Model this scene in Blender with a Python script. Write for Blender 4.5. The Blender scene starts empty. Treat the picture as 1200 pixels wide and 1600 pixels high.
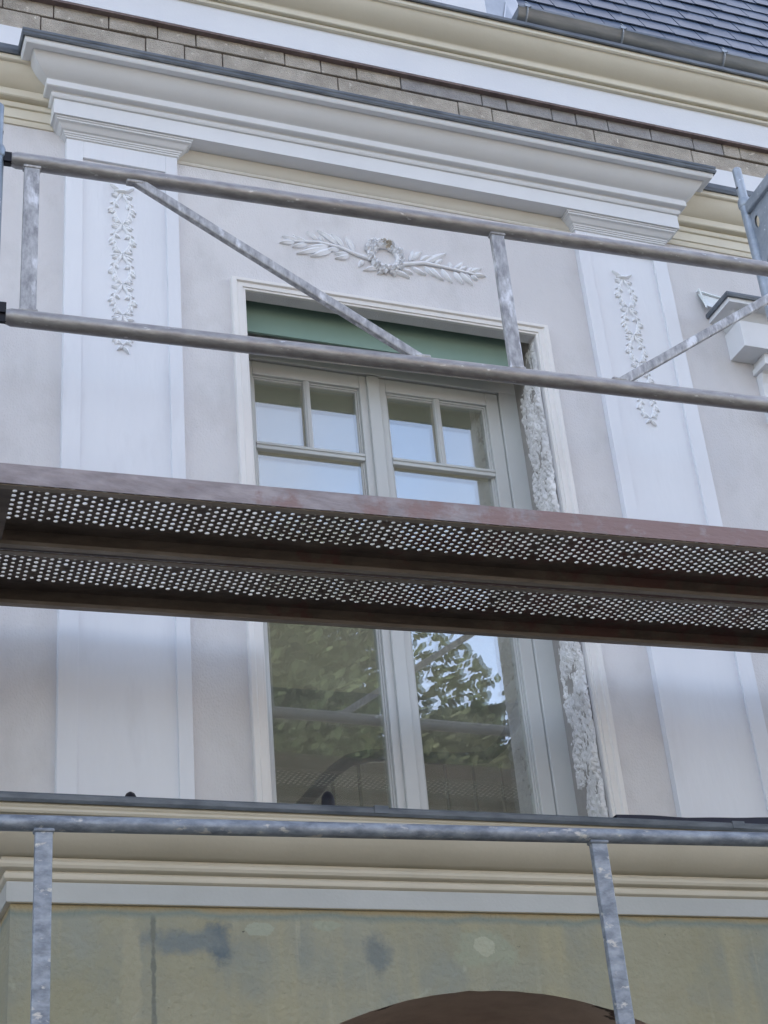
import bpy, bmesh, math, random
from mathutils import Vector, Matrix, noise
R = math.radians
Z0 = 1.6                      # eye height: every z below is measured from the eye, ground is at -Z0
scene = bpy.context.scene
COL = scene.collection
random.seed(7)

# ------------------------------------------------------------------ camera
yaw, pit, rol = R(23.0497), R(29.4587), R(-5.5494)
F = Vector((math.sin(yaw)*math.cos(pit), math.cos(yaw)*math.cos(pit), math.sin(pit)))
r_ = Vector((math.cos(yaw), -math.sin(yaw), 0)); u_ = r_.cross(F)
r2 = r_*math.cos(rol)+u_*math.sin(rol); u2 = u_*math.cos(rol)-r_*math.sin(rol)
cam = bpy.data.cameras.new('camera'); co = bpy.data.objects.new('camera', cam); COL.objects.link(co)
m3 = Matrix((r2, u2, -F)).transposed()
co.matrix_world = Matrix.Translation((0, 0, Z0)) @ m3.to_4x4()
cam.sensor_fit = 'VERTICAL'; cam.sensor_height = 36; cam.lens = 2535.15/1600*36
cam.clip_start = .05; cam.clip_end = 3000
scene.camera = co

# ------------------------------------------------------------------ sky, sun, exposure
SUN_EL, SUN_AZ = R(48), R(25)      # behind the house: the facade is in open shade
w = bpy.data.worlds.new('World'); scene.world = w; w.use_nodes = True
nt = w.node_tree; bg = nt.nodes['Background']
sky = nt.nodes.new('ShaderNodeTexSky'); sky.sky_type = 'NISHITA'; sky.sun_disc = False
sky.sun_elevation = SUN_EL; sky.sun_rotation = SUN_AZ; sky.air_density = 1.0; sky.dust_density = 2.2; sky.ozone_density = 1.0
# thin high cloud whitens the sky, brightest low down
def NN(t): return nt.nodes.new(t)
tcw = NN('ShaderNodeTexCoord'); sp = NN('ShaderNodeSeparateXYZ'); nt.links.new(tcw.outputs['Generated'], sp.inputs[0])
cn = NN('ShaderNodeTexNoise'); cn.inputs['Scale'].default_value = 2.6; cn.inputs['Detail'].default_value = 7; cn.inputs['Distortion'].default_value = .4
nt.links.new(tcw.outputs['Generated'], cn.inputs[0])
cm = NN('ShaderNodeMapRange'); cm.inputs[1].default_value = .38; cm.inputs[2].default_value = .66; cm.inputs[3].default_value = .18; cm.inputs[4].default_value = .66
nt.links.new(cn.outputs[0], cm.inputs[0])
bw = NN('ShaderNodeRGBToBW'); nt.links.new(sky.outputs[0], bw.inputs[0])
wh = NN('ShaderNodeMix'); wh.data_type = 'RGBA'; wh.blend_type = 'MULTIPLY'; wh.inputs[0].default_value = 1; nt.links.new(bw.outputs[0], wh.inputs[6]); wh.inputs[7].default_value = (1.16, 1.10, 1.12, 1)
mx = NN('ShaderNodeMix'); mx.data_type = 'RGBA'; nt.links.new(cm.outputs[0], mx.inputs[0]); nt.links.new(sky.outputs[0], mx.inputs[6]); nt.links.new(wh.outputs[2], mx.inputs[7])
zr_ = NN('ShaderNodeMapRange'); zr_.inputs[1].default_value = .25; zr_.inputs[2].default_value = .9; zr_.inputs[3].default_value = 1.45; zr_.inputs[4].default_value = .6; nt.links.new(sp.outputs[2], zr_.inputs[0])
mz = NN('ShaderNodeVectorMath'); mz.operation = 'SCALE'; nt.links.new(mx.outputs[2], mz.inputs[0]); nt.links.new(zr_.outputs[0], mz.inputs['Scale'])
nt.links.new(mz.outputs[0], bg.inputs[0]); bg.inputs[1].default_value = .13
sl = bpy.data.lights.new('sun', 'SUN'); sl.energy = 2.0; sl.angle = R(.5); sl.color = (1, .95, .88)
so = bpy.data.objects.new('sun', sl); COL.objects.link(so)
sdir = Vector((math.sin(SUN_AZ)*math.cos(SUN_EL), math.cos(SUN_AZ)*math.cos(SUN_EL), math.sin(SUN_EL)))
so.rotation_euler = sdir.to_track_quat('Z', 'Y').to_euler(); so.location = (0, 0, 30)
scene.view_settings.view_transform = 'Standard'; scene.view_settings.look = 'None'
scene.view_settings.gamma = 1; scene.view_settings.exposure = 2.38

# ------------------------------------------------------------------ materials
def mat(name, c1, c2=None, scale=4, rough=.7, bump=0, bscale=60, metal=0, detail=6, lo=.35, hi=.65,
        c3=None, s3=25, lo3=.62, hi3=.68, stretch=(1, 1, 1), spec=.4, bdist=.004, vor=0):
    m = bpy.data.materials.new(name); m.use_nodes = True; t = m.node_tree; b = t.nodes['Principled BSDF']
    N = t.nodes.new; L = t.links.new
    tc = N('ShaderNodeTexCoord'); mp = N('ShaderNodeMapping'); mp.inputs['Scale'].default_value = stretch
    L(tc.outputs['Object'], mp.inputs[0])
    col = None
    if c2:
        n = N('ShaderNodeTexNoise'); n.inputs['Scale'].default_value = scale; n.inputs['Detail'].default_value = detail
        n.inputs['Roughness'].default_value = .62; L(mp.outputs[0], n.inputs[0])
        r = N('ShaderNodeValToRGB'); r.color_ramp.elements[0].position = lo; r.color_ramp.elements[1].position = hi
        r.color_ramp.elements[0].color = (*c1, 1); r.color_ramp.elements[1].color = (*c2, 1)
        L(n.outputs[0], r.inputs[0]); col = r.outputs[0]
        if c3:
            n3 = N('ShaderNodeTexNoise'); n3.inputs['Scale'].default_value = s3; n3.inputs['Detail'].default_value = 8
            n3.inputs['Roughness'].default_value = .6; L(mp.outputs[0], n3.inputs[0])
            r3 = N('ShaderNodeMapRange'); r3.inputs[1].default_value = lo3; r3.inputs[2].default_value = hi3
            L(n3.outputs[0], r3.inputs[0])
            mx = N('ShaderNodeMix'); mx.data_type = 'RGBA'; L(r3.outputs[0], mx.inputs[0]); L(col, mx.inputs[6])
            mx.inputs[7].default_value = (*c3, 1); col = mx.outputs[2]
        L(col, b.inputs['Base Color'])
    else:
        b.inputs['Base Color'].default_value = (*c1, 1)
    b.inputs['Roughness'].default_value = rough; b.inputs['Metallic'].default_value = metal
    b.inputs['Specular IOR Level'].default_value = spec
    if bump:
        nb = N('ShaderNodeTexNoise'); nb.inputs['Scale'].default_value = bscale; nb.inputs['Detail'].default_value = 5
        L(mp.outputs[0], nb.inputs[0])
        bp = N('ShaderNodeBump'); bp.inputs['Strength'].default_value = bump; bp.inputs['Distance'].default_value = bdist
        L(nb.outputs[0], bp.inputs['Height'])
        if vor:
            v = N('ShaderNodeTexVoronoi'); v.inputs['Scale'].default_value = vor; L(mp.outputs[0], v.inputs[0])
            ad = N('ShaderNodeMath'); ad.operation = 'ADD'; L(nb.outputs[0], ad.inputs[0]); L(v.outputs[0], ad.inputs[1])
            L(ad.outputs[0], bp.inputs['Height'])
        L(bp.outputs[0], b.inputs['Normal'])
    return m

M = {}
M['white'] = mat('white_paint', (.70, .72, .765), (.735, .755, .79), 3, .65, .15, 120)
M['pil'] = mat('pilaster_paint', (.715, .735, .785), (.76, .78, .825), 3, .6, .25, 60, stretch=(1, 1, .25), c3=(.67, .685, .73), s3=7, lo3=.58, hi3=.8)
M['plaster'] = mat('wall_render', (.625, .615, .63), (.69, .68, .69), 1.6, .9, .4, 190, c3=(.58, .57, .575), s3=9, lo3=.50, hi3=.80, bdist=.006, stretch=(1, 1, .6))
M['entab'] = mat('cornice_paint', (.70, .715, .74), (.74, .755, .78), 3, .6, .08, 60)
M['cream'] = mat('cream_paint', (.65, .61, .505), (.70, .66, .55), 2.5, .6, .1, 70)
M['arch'] = mat('surround_paint', (.73, .715, .70), (.77, .755, .74), 3, .6, .08, 60)
M['brick'] = mat('porous_block', (.34, .305, .26), (.50, .455, .395), 9, .95, .9, 170, c3=(.66, .62, .55), s3=34, lo3=.60, hi3=.68, bdist=.010)
M['brickgrey'] = mat('grey_block', (.26, .25, .25), (.34, .33, .325), 14, .95, .8, 170, c3=(.45, .44, .42), s3=60, lo3=.64, hi3=.72, bdist=.006)
M['mortar'] = mat('dark_joint', (.15, .12, .10), (.22, .18, .155), 20, .95, .5, 100)
M['drip'] = mat('rusty_profile', (.13, .095, .09), (.2, .15, .14), 20, .7, .2, 80)
M['zinc'] = mat('weathered_zinc', (.075, .09, .11), (.16, .18, .205), 12, .5, .3, 30, metal=.15, stretch=(.6, 2, 2))
M['zinc2'] = mat('pale_zinc', (.36, .39, .43), (.48, .51, .55), 6, .4, .15, 30, metal=.5)
M['gutter'] = mat('grey_gutter', (.11, .13, .155), (.25, .265, .28), 5, .4, .1, 30, metal=.6, stretch=(.5, 2, 2))
M['slate'] = mat('dark_slate', (.035, .062, .115), (.075, .11, .175), 7, .42, .25, 50, spec=.6)
M['frame'] = mat('sage_grey_paint', (.56, .575, .57), (.595, .61, .60), 3, .45, .04, 60)
M['green'] = mat('green_board', (.215, .325, .28), (.235, .345, .30), 3, .8, .05, 60)
M['broken'] = mat('broken_plaster', (.70, .69, .69), (.84, .83, .83), 9, .95, .7, 90, c3=(.35, .33, .31), s3=26, lo3=.62, hi3=.70, bdist=.003, vor=45)
M['greyrender'] = mat('grey_render', (.36, .34, .32), (.43, .41, .39), 8, .9, .3, 90)
M['tube'] = mat('galvanised_tube', (.27, .26, .265), (.40, .39, .395), 48, .42, .5, 60, metal=.5, c3=(.66, .66, .68), s3=70, lo3=.64, hi3=.70, stretch=(.35, 1, 1), bdist=.003)
M['tubelow'] = mat('spattered_tube', (.15, .17, .205), (.31, .34, .385), 42, .5, .6, 50, metal=.35, c3=(.52, .50, .47), s3=44, lo3=.6, hi3=.68, stretch=(.5, 1, 1), bdist=.004)
M['flat'] = mat('galvanised_post', (.27, .27, .285), (.50, .50, .515), 60, .5, .7, 70, metal=.4, c3=(.72, .73, .77), s3=28, lo3=.55, hi3=.68, stretch=(1, 1, .4), bdist=.003)
M['std'] = mat('blue_grey_steel', (.17, .215, .27), (.28, .33, .39), 14, .45, .4, 60, metal=.5, c3=(.6, .64, .7), s3=40, lo3=.64, hi3=.7)
M['stdr'] = mat('zinc_steel', (.27, .31, .36), (.40, .44, .49), 12, .45, .4, 60, metal=.45, c3=(.66, .69, .74), s3=40, lo3=.64, hi3=.7)
M['black'] = mat('black_rubber', (.006, .006, .012), rough=.5)
M['membrane'] = mat('dark_membrane', (.008, .010, .03), rough=.4)
M['alum'] = mat('bright_flashing', (.75, .8, .8), (.85, .88, .88), 8, .35, .3, 20, metal=.3)
M['ceil'] = mat('inner_wall_paint', (.55, .53, .44), (.61, .59, .50), 2, .9, .2, 40)
M['rail'] = mat('dark_handrail', (.05, .07, .10), (.08, .10, .14), 8, .4, .1, 40)
M['balu'] = mat('grey_baluster', (.30, .30, .28), (.4, .4, .37), 8, .5, .1, 40, metal=.3)
M['bark'] = mat('bark', (.07, .055, .04), (.12, .095, .07), 12, .9, .8, 30)
M['leaf'] = mat('leaf_green', (.035, .05, .02), (.06, .085, .035), 3, .6)
M['leaf2'] = mat('leaf_olive', (.04, .05, .02), (.07, .08, .035), 3, .6)
M['ground'] = mat('paved_ground', (.055, .052, .046), (.085, .08, .07), 1.2, .9, .4, 20, c3=(.045, .055, .028), s3=.35, lo3=.5, hi3=.6)
M['house'] = mat('opposite_render', (.55, .47, .34), (.62, .54, .40), 2, .85, .2, 40)
M['tile'] = mat('roof_tile', (.22, .09, .06), (.30, .13, .09), 5, .8, .4, 20)
M['darkglass'] = mat('dark_pane', (.03, .035, .04), rough=.1)
M['browned'] = mat('brown_reveal', (.40, .31, .25), (.52, .41, .335), 5, .9, .6, 30, c3=(.10, .08, .07), s3=5, lo3=.64, hi3=.67, bdist=.01)
M['lowcream'] = mat('dim_cream_paint', (.50, .455, .365), (.56, .51, .415), 2.5, .65, .12, 70)  # same cream darkened: dimness under the deck put into the colour
M['lowband'] = mat('dim_white_band', (.40, .405, .39), (.45, .455, .44), 3, .7, .15, 90)  # white darkened in the colour for its dim place under the deck
M['cove'] = mat('pale_cream_cove', (.62, .60, .545), (.66, .64, .585), 3, .65, .1, 70)
M['orn'] = mat('plaster_relief', (.76, .77, .80), (.81, .82, .85), 6, .6, .1, 60)
M['ornp'] = mat('pale_garland', (.78, .80, .84), (.82, .84, .87), 6, .6, .1, 60)
M['rosebare'] = mat('bare_plaster_spot', (.42, .36, .28), (.58, .52, .44), 40, .8, .2, 60)

# planks: chipped red paint on the outer edge, dark brown grime beneath
def plank_mat(name, a, b2, red, amt):
    m = mat(name, a, b2, 22, .6, .9, 45, metal=.1, stretch=(.35, 1, 1), bdist=.005)
    t = m.node_tree; N = t.nodes.new; L = t.links.new; bs = t.nodes['Principled BSDF']
    src = bs.inputs['Base Color'].links[0].from_socket
    tc = N('ShaderNodeTexCoord'); n = N('ShaderNodeTexNoise'); n.inputs['Scale'].default_value = 7; n.inputs['Detail'].default_value = 9
    n.inputs['Roughness'].default_value = .7
    L(tc.outputs['Object'], n.inputs[0])
    s = N('ShaderNodeSeparateXYZ'); L(tc.outputs['Object'], s.inputs[0])
    mr = N('ShaderNodeMapRange'); mr.inputs[1].default_value = .35; mr.inputs[2].default_value = 1.7; mr.inputs[3].default_value = -.12; mr.inputs[4].default_value = amt
    L(s.outputs[0], mr.inputs[0])
    ad = N('ShaderNodeMath'); ad.operation = 'ADD'; L(n.outputs[0], ad.inputs[0]); L(mr.outputs[0], ad.inputs[1])
    st = N('ShaderNodeMapRange'); st.inputs[1].default_value = .50; st.inputs[2].default_value = .62; L(ad.outputs[0], st.inputs[0])
    mx = N('ShaderNodeMix'); mx.data_type = 'RGBA'; L(st.outputs[0], mx.inputs[0]); L(src, mx.inputs[6]); mx.inputs[7].default_value = (*red, 1)
    L(mx.outputs[2], bs.inputs['Base Color']); return m
M['plank'] = plank_mat('worn_red_paint', (.22, .19, .20), (.36, .32, .335), (.255, .175, .172), .13)
M['plankin'] = plank_mat('grimy_brown_steel', (.12, .092, .078), (.20, .155, .13), (.17, .09, .08), .05)
M['rim'] = mat('bright_hole_rim', (.6, .55, .44), (.74, .69, .57), 60, .4, 0, metal=.2)
M['lip'] = mat('grimy_lip', (.24, .195, .16), (.34, .285, .24), 16, .6, .4, 60, metal=.2, stretch=(.4, 1, 1))

# green-grey bare render of the ground-floor block: stains and filler patches
def render_mat():
    m = mat('stained_green_render', (.295, .275, .185), (.335, .32, .235), 2.6, .9, .6, 55, c3=(.25, .26, .22), s3=3.1, lo3=.48, hi3=.70, bdist=.012)
    t = m.node_tree; N = t.nodes.new; L = t.links.new; bs = t.nodes['Principled BSDF']
    tc = N('ShaderNodeTexCoord'); cur = bs.inputs['Base Color'].links[0].from_socket
    def patch(cur, scale, lo, hi, c, stretch=(1, 1, 1), off=(0, 0, 0)):
        mp = N('ShaderNodeMapping'); mp.inputs['Scale'].default_value = stretch; mp.inputs['Location'].default_value = off; L(tc.outputs['Object'], mp.inputs[0])
        n = N('ShaderNodeTexNoise'); n.inputs['Scale'].default_value = scale; n.inputs['Detail'].default_value = 4; L(mp.outputs[0], n.inputs[0])
        r = N('ShaderNodeMapRange'); r.inputs[1].default_value = lo; r.inputs[2].default_value = hi; L(n.outputs[0], r.inputs[0])
        mx = N('ShaderNodeMix'); mx.data_type = 'RGBA'; L(r.outputs[0], mx.inputs[0]); L(cur, mx.inputs[6]); mx.inputs[7].default_value = (*c, 1); return mx.outputs[2]
    cur = patch(cur, 7, .66, .70, (.355, .36, .28), (1.4, 1, 1), (3, 0, 5))
    cur = patch(cur, 2.2, .55, .7, (.35, .32, .21), (3.2, 1, .25), (1, 0, 2))
    cur = patch(cur, 30, .735, .76, (.09, .09, .07), (1, 1, 1), (8, 0, 1))
    cur = patch(cur, 1.6, .52, .72, (.27, .29, .26), (1, 1, .8), (2, 0, 7))
    cur = patch(cur, 9, .60, .72, (.35, .335, .25), (2.5, 1, .12), (4, 0, 3))
    def spot(cur, cx, cz, rx, rz, c, soft=.5, wob=2.6):
        sb = N('ShaderNodeVectorMath'); sb.operation = 'SUBTRACT'; L(tc.outputs['Object'], sb.inputs[0]); sb.inputs[1].default_value = (cx, 0, cz)
        ml_ = N('ShaderNodeVectorMath'); ml_.operation = 'MULTIPLY'; L(sb.outputs[0], ml_.inputs[0]); ml_.inputs[1].default_value = (1/rx, 0, 1/rz)
        ln = N('ShaderNodeVectorMath'); ln.operation = 'LENGTH'; L(ml_.outputs[0], ln.inputs[0])
        nn = N('ShaderNodeTexNoise'); nn.inputs['Scale'].default_value = 17; nn.inputs['Detail'].default_value = 8; nn.inputs['Roughness'].default_value = .65; L(tc.outputs['Object'], nn.inputs[0])
        a_ = N('ShaderNodeMath'); a_.operation = 'MULTIPLY_ADD'; L(nn.outputs[0], a_.inputs[0]); a_.inputs[1].default_value = wob; L(ln.outputs['Value'], a_.inputs[2])
        r = N('ShaderNodeMapRange'); r.inputs[1].default_value = 1+wob*.5-soft*.5; r.inputs[2].default_value = 1+wob*.5+soft*.5; r.inputs[3].default_value = 1; r.inputs[4].default_value = 0; L(a_.outputs[0], r.inputs[0])
        mx = N('ShaderNodeMix'); mx.data_type = 'RGBA'; L(r.outputs[0], mx.inputs[0]); L(cur, mx.inputs[6]); mx.inputs[7].default_value = (*c, 1); return mx.outputs[2]
    cur = spot(cur, 2.085, 1.235, .10, .055, (.31, .32, .235), .4)
    cur = spot(cur, 2.085, 1.24, .035, .025, (.40, .40, .30), .08)
    cur = spot(cur, 1.257, 1.235, .035, .055, (.12, .145, .16), .7)
    cur = spot(cur, 1.16, 1.245, .13, .03, (.19, .21, .20), .9)
    cur = spot(cur, 1.385, 1.285, .050, .018, (.335, .345, .265), .1)
    cur = spot(cur, 1.60, 1.30, .05, .014, (.315, .325, .245), .3)
    cur = spot(cur, 1.005, 1.12, .028, .24, (.34, .32, .23), .4, 2.0)
    cur = spot(cur, 1.068, 1.10, .007, .25, (.17, .175, .145), .6, 3.2)
    cur = spot(cur, 1.735, 1.215, .04, .05, (.19, .205, .19), .8)
    cur = spot(cur, .84, 1.02, .14, .16, (.30, .285, .195), 1.2)
    # ochre wash and darker grey-green line right under the cornice
    s = N('ShaderNodeSeparateXYZ'); L(tc.outputs['Object'], s.inputs[0])
    n = N('ShaderNodeTexNoise'); n.inputs['Scale'].default_value = 6; n.inputs['Detail'].default_value = 6; L(tc.outputs['Object'], n.inputs[0])
    ml = N('ShaderNodeMath'); ml.operation = 'MULTIPLY_ADD'; L(n.outputs[0], ml.inputs[0]); ml.inputs[1].default_value = .045; L(s.outputs[2], ml.inputs[2])
    for a, b_, c in ((1.330, 1.346, (.21, .235, .20)), (1.347, 1.362, (.34, .275, .16))):
        r = N('ShaderNodeMapRange'); r.inputs[1].default_value = a; r.inputs[2].default_value = b_; L(ml.outputs[0], r.inputs[0])
        mx = N('ShaderNodeMix'); mx.data_type = 'RGBA'; L(r.outputs[0], mx.inputs[0]); L(cur, mx.inputs[6]); mx.inputs[7].default_value = (*c, 1); cur = mx.outputs[2]
    L(cur, bs.inputs['Base Color']); return m
M['green_render'] = render_mat()

def glass():
    m = bpy.data.materials.new('window_glass'); m.use_nodes = True; t = m.node_tree; t.nodes.clear(); N = t.nodes.new; L = t.links.new
    o = N('ShaderNodeOutputMaterial'); mx = N('ShaderNodeMixShader'); tr = N('ShaderNodeBsdfTransparent'); g = N('ShaderNodeBsdfGlossy')
    tr.inputs[0].default_value = (.80, .84, .82, 1); g.inputs['Roughness'].default_value = .0; g.inputs[0].default_value = (.95, .97, 1, 1)
    tc = N('ShaderNodeTexCoord'); n = N('ShaderNodeTexNoise'); n.inputs['Scale'].default_value = 3; n.inputs['Detail'].default_value = 1
    L(tc.outputs['Object'], n.inputs[0]); b = N('ShaderNodeBump'); b.inputs['Strength'].default_value = .012; b.inputs['Distance'].default_value = .01
    L(n.outputs[0], b.inputs['Height']); L(b.outputs[0], g.inputs['Normal'])
    mx.inputs[0].default_value = .27
    L(tr.outputs[0], mx.inputs[1]); L(g.outputs[0], mx.inputs[2])
    df = N('ShaderNodeBsdfDiffuse'); df.inputs[0].default_value = (.72, .70, .62, 1); m2 = N('ShaderNodeMixShader')   # building-site dust, also a pale veil that lifts the dark panes
    n2 = N('ShaderNodeTexNoise'); n2.inputs['Scale'].default_value = 5; n2.inputs['Detail'].default_value = 6; L(tc.outputs['Object'], n2.inputs[0])
    mr = N('ShaderNodeMapRange'); mr.inputs[1].default_value = .3; mr.inputs[2].default_value = .75; mr.inputs[3].default_value = .055; mr.inputs[4].default_value = .11; L(n2.outputs[0], mr.inputs[0])
    L(mr.outputs[0], m2.inputs[0]); L(mx.outputs[0], m2.inputs[1]); L(df.outputs[0], m2.inputs[2]); L(m2.outputs[0], o.inputs[0]); return m
M['glass'] = glass()

# ------------------------------------------------------------------ mesh helpers
class MB:
    def __init__(s): s.v = []; s.f = []; s.mi = []
    def add(s, vs, fs, mi=0):
        k = len(s.v); s.v += [tuple(v) for v in vs]; s.f += [tuple(i+k for i in f) for f in fs]; s.mi += [mi]*len(fs); return s
    def box(s, x0, x1, y0, y1, z0, z1, mi=0):
        v = [(x, y, z) for x in (x0, x1) for y in (y0, y1) for z in (z0, z1)]
        return s.add(v, [(0, 1, 3, 2), (4, 6, 7, 5), (0, 4, 5, 1), (2, 3, 7, 6), (0, 2, 6, 4), (1, 5, 7, 3)], mi)
    def bar(s, p, q, w_, h, up=(0, 0, 1), mi=0):
        p, q = Vector(p), Vector(q); d = (q-p).normalized(); a = Vector(up).cross(d)
        if a.length < 1e-4: a = Vector((1, 0, 0)).cross(d)
        a.normalize(); b = d.cross(a); v = []
        for e in (p, q):
            for i, j in ((-1, -1), (1, -1), (1, 1), (-1, 1)): v.append(e+a*i*w_/2+b*j*h/2)
        return s.add(v, [(3, 2, 1, 0), (4, 5, 6, 7), (0, 1, 5, 4), (1, 2, 6, 5), (2, 3, 7, 6), (3, 0, 4, 7)], mi)
    def tube(s, pts, r, n=16, mi=0, rs=None):
        pts = [Vector(p) for p in pts]; rings = []; ref = None
        for i, p in enumerate(pts):
            d = (pts[min(i+1, len(pts)-1)]-pts[max(i-1, 0)]).normalized()
            if ref is None:
                ref = Vector((0, 0, 1)) if abs(d.z) < .9 else Vector((1, 0, 0))
            a = (ref-d*ref.dot(d)).normalized(); ref = a; b = d.cross(a); rr = rs[i] if rs else r
            rings.append([p+a*math.cos(2*math.pi*k/n)*rr+b*math.sin(2*math.pi*k/n)*rr for k in range(n)])
        v = [x for g in rings for x in g]; f = []
        for i in range(len(pts)-1):
            for k in range(n): f.append((i*n+k, i*n+(k+1) % n, (i+1)*n+(k+1) % n, (i+1)*n+k))
        f.append(tuple(range(n-1, -1, -1))); f.append(tuple((len(pts)-1)*n+k for k in range(n)))
        return s.add(v, f, mi)
    def build(s, name, m, parent=None, origin=(0, 0, 0), smooth=False, bevel=0, angle=35, seg=2):
        o = Vector(origin); me = bpy.data.meshes.new(name)
        me.from_pydata([(v[0]-o.x, v[1]-o.y, v[2]-o.z) for v in s.v], [], s.f)
        bm = bmesh.new(); bm.from_mesh(me); bmesh.ops.recalc_face_normals(bm, faces=bm.faces); bm.to_mesh(me); bm.free()
        for x in (m if isinstance(m, (list, tuple)) else [m]): me.materials.append(x)
        for p, k in zip(me.polygons, s.mi): p.material_index = k
        if smooth:
            me.shade_smooth(); me.set_sharp_from_angle(angle=R(angle))
        ob = bpy.data.objects.new(name, me); COL.objects.link(ob)
        if parent is None: ob.location = (o.x, o.y, o.z+Z0)
        else: ob.parent = parent; ob.location = Vector((o.x, o.y, o.z))-wl(parent)+Vector((0, 0, Z0))
        if bevel:
            b = ob.modifiers.new('bevel', 'BEVEL'); b.width = bevel; b.segments = seg; b.limit_method = 'ANGLE'; b.angle_limit = R(40)
        return ob
def wl(o):
    v = Vector(o.location)
    while o.parent: o = o.parent; v += Vector(o.location)
    return v
def tag(o, label=None, cat=None, group=None, kind=None):
    if label: o['label'] = label
    if cat: o['category'] = cat
    if group: o['group'] = group
    if kind: o['kind'] = kind
    return o
def thing(name, label, cat, loc, group=None):
    o = bpy.data.objects.new(name, None); COL.objects.link(o); o.empty_display_size = .1
    o.location = (loc[0], loc[1], loc[2]+Z0); return tag(o, label, cat, group)

def sweep(mb, prof, x0, x1, y0, yb, mi=0, left=True, right=True):
    """profile of (projection, z) run round a ressault: back yb -> front y0 along x0..x1 -> back yb"""
    n = len(prof); cols = []
    if left: cols.append([(x0-p, yb, z) for p, z in prof])
    cols.append([(x0-(p if left else 0), y0-p, z) for p, z in prof])
    cols.append([(x1+(p if right else 0), y0-p, z) for p, z in prof])
    if right: cols.append([(x1+p, yb, z) for p, z in prof])
    f = []
    for i in range(len(cols)-1):
        for k in range(n): f.append((i*n+k, i*n+(k+1) % n, (i+1)*n+(k+1) % n, (i+1)*n+k))
    f.append(tuple(range(n))); f.append(tuple((len(cols)-1)*n+k for k in reversed(range(n))))
    return mb.add([v for c in cols for v in c], f, mi)
def curve(p0, z0, p1, z1, n=8, k=2):
    """cavetto: quarter ellipse from low inner point (p0,z0) to high outer (p1,z1)"""
    out = []
    for i in range(n+1):
        a = math.pi/2*i/n
        if k == 1: out.append((p1-(p1-p0)*math.cos(a), z0+(z1-z0)*math.sin(a)))
        else: out.append((p0+(p1-p0)*(.5*math.sin(a)+.5*i/n), z1-(z1-z0)*(.5*math.cos(a)+.5*(1-i/n))))
    return out
def ogee(p0, z0, p1, z1, n=8):
    return [(p0+(p1-p0)*(i/n), z0+(z1-z0)*(.5-.5*math.cos(math.pi*i/n))) for i in range(n+1)]

D, PF = 4.63, 4.60
GND = -Z0
# ------------------------------------------------------------------ ground
g = MB(); g.add([(-300, -300, GND), (300, -300, GND), (300, 300, GND), (-300, 300, GND)], [(0, 1, 2, 3)])
tag(g.build('ground', M['ground']), kind='structure')

# ------------------------------------------------------------------ the house
house = thing('house_facade', 'tall pale rendered house front with white pilasters, cream cornices and grey wooden window', 'house', (2.06, 4.63, GND))
def part(mb, name, m, label=None, **k):
    o = mb.build(name, m, house, **k)
    if label: o['label'] = label
    return o
OX0, OX1, OZT, OZB = 1.493, 2.692, 3.735, 1.50
XL, XR = -7.0, 12.0
AX0, AX1, AZ = 1.145, 3.045, 1.20
def pierced(mb, ya, yb, top, x0, x1, zt, zb):
    mb.box(XL, AX0, ya, yb, GND, top); mb.box(AX1, XR, ya, yb, GND, top)
    mb.box(AX0, x0, ya, yb, AZ, top); mb.box(x1, AX1, ya, yb, AZ, top)
    mb.box(x0, x1, ya, yb, zt, top); mb.box(x0, x1, ya, yb, AZ, zb)
wm = MB(); pierced(wm, D, 4.68, 4.85, OX0, OX1, OZT, OZB); part(wm, 'wall', M['plaster'])
wi = MB(); pierced(wi, 4.68, 5.1, 5.4, OX0-.001, 2.80, 3.95, OZB-.004)
part(wi, 'inner_masonry', M['greyrender'])

# broken reveal at the right of the window: real displaced crumbly face
rv = MB(); NY, NZ = 44, 420
zb, zt = 1.56, 3.72
idx = {}
for j in range(NZ+1):
    z = zb+(zt-zb)*j/NZ
    jag = .022*noise.noise(Vector((0, 3.1, z*11)))+.022*noise.noise(Vector((5, 0, z*4)))+.014*noise.noise(Vector((5, 2, z*38)))+.006*noise.noise(Vector((5, 2, z*90)))
    if z < 1.93: jag -= .07*min(1, (1.93-z)/.03)
    for i in range(NY+1):
        t = i/NY; y = 4.640+(4.896+jag*.8-4.640)*t
        q = Vector((0, y*13, z*11)); q2 = Vector((3, y*42, z*34)); q3 = Vector((7, y*120, z*90))
        mk_ = .35+.65*max(0, min(1, .5+1.6*noise.noise(Vector((2, y*9, z*6+4)))))
        d = .012+.012*noise.noise(q)+mk_*(.012*abs(noise.noise(q2))*1.6+.004*noise.noise(q3))
        pit_ = noise.noise(Vector((11, y*70, z*42)));  d -= .016*max(0, pit_-.30)*4
        if z > 3.60: d = d*.35+.002
        edge = min(1, (1-t)*9, t*9+.25); d *= edge**.6
        rv.v.append((OX1+.17*(y-4.63)-d, y, z)); idx[i, j] = len(rv.v)-1
for j in range(NZ):
    for i in range(NY): rv.f.append((idx[i, j], idx[i+1, j], idx[i+1, j+1], idx[i, j+1])); rv.mi.append(0)
rp = part(rv, 'broken_reveal', M['broken'], 'crumbling broken plaster along the right window reveal')
rs_ = MB(); rs_.add([(OX1+.001, 4.6805, OZB), (OX1+.064, 5.1, OZB), (OX1+.064, 5.1, 3.95), (OX1+.001, 4.6805, 3.95)], [(0, 1, 2, 3)]); part(rs_, 'reveal', M['greyrender'])

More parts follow.
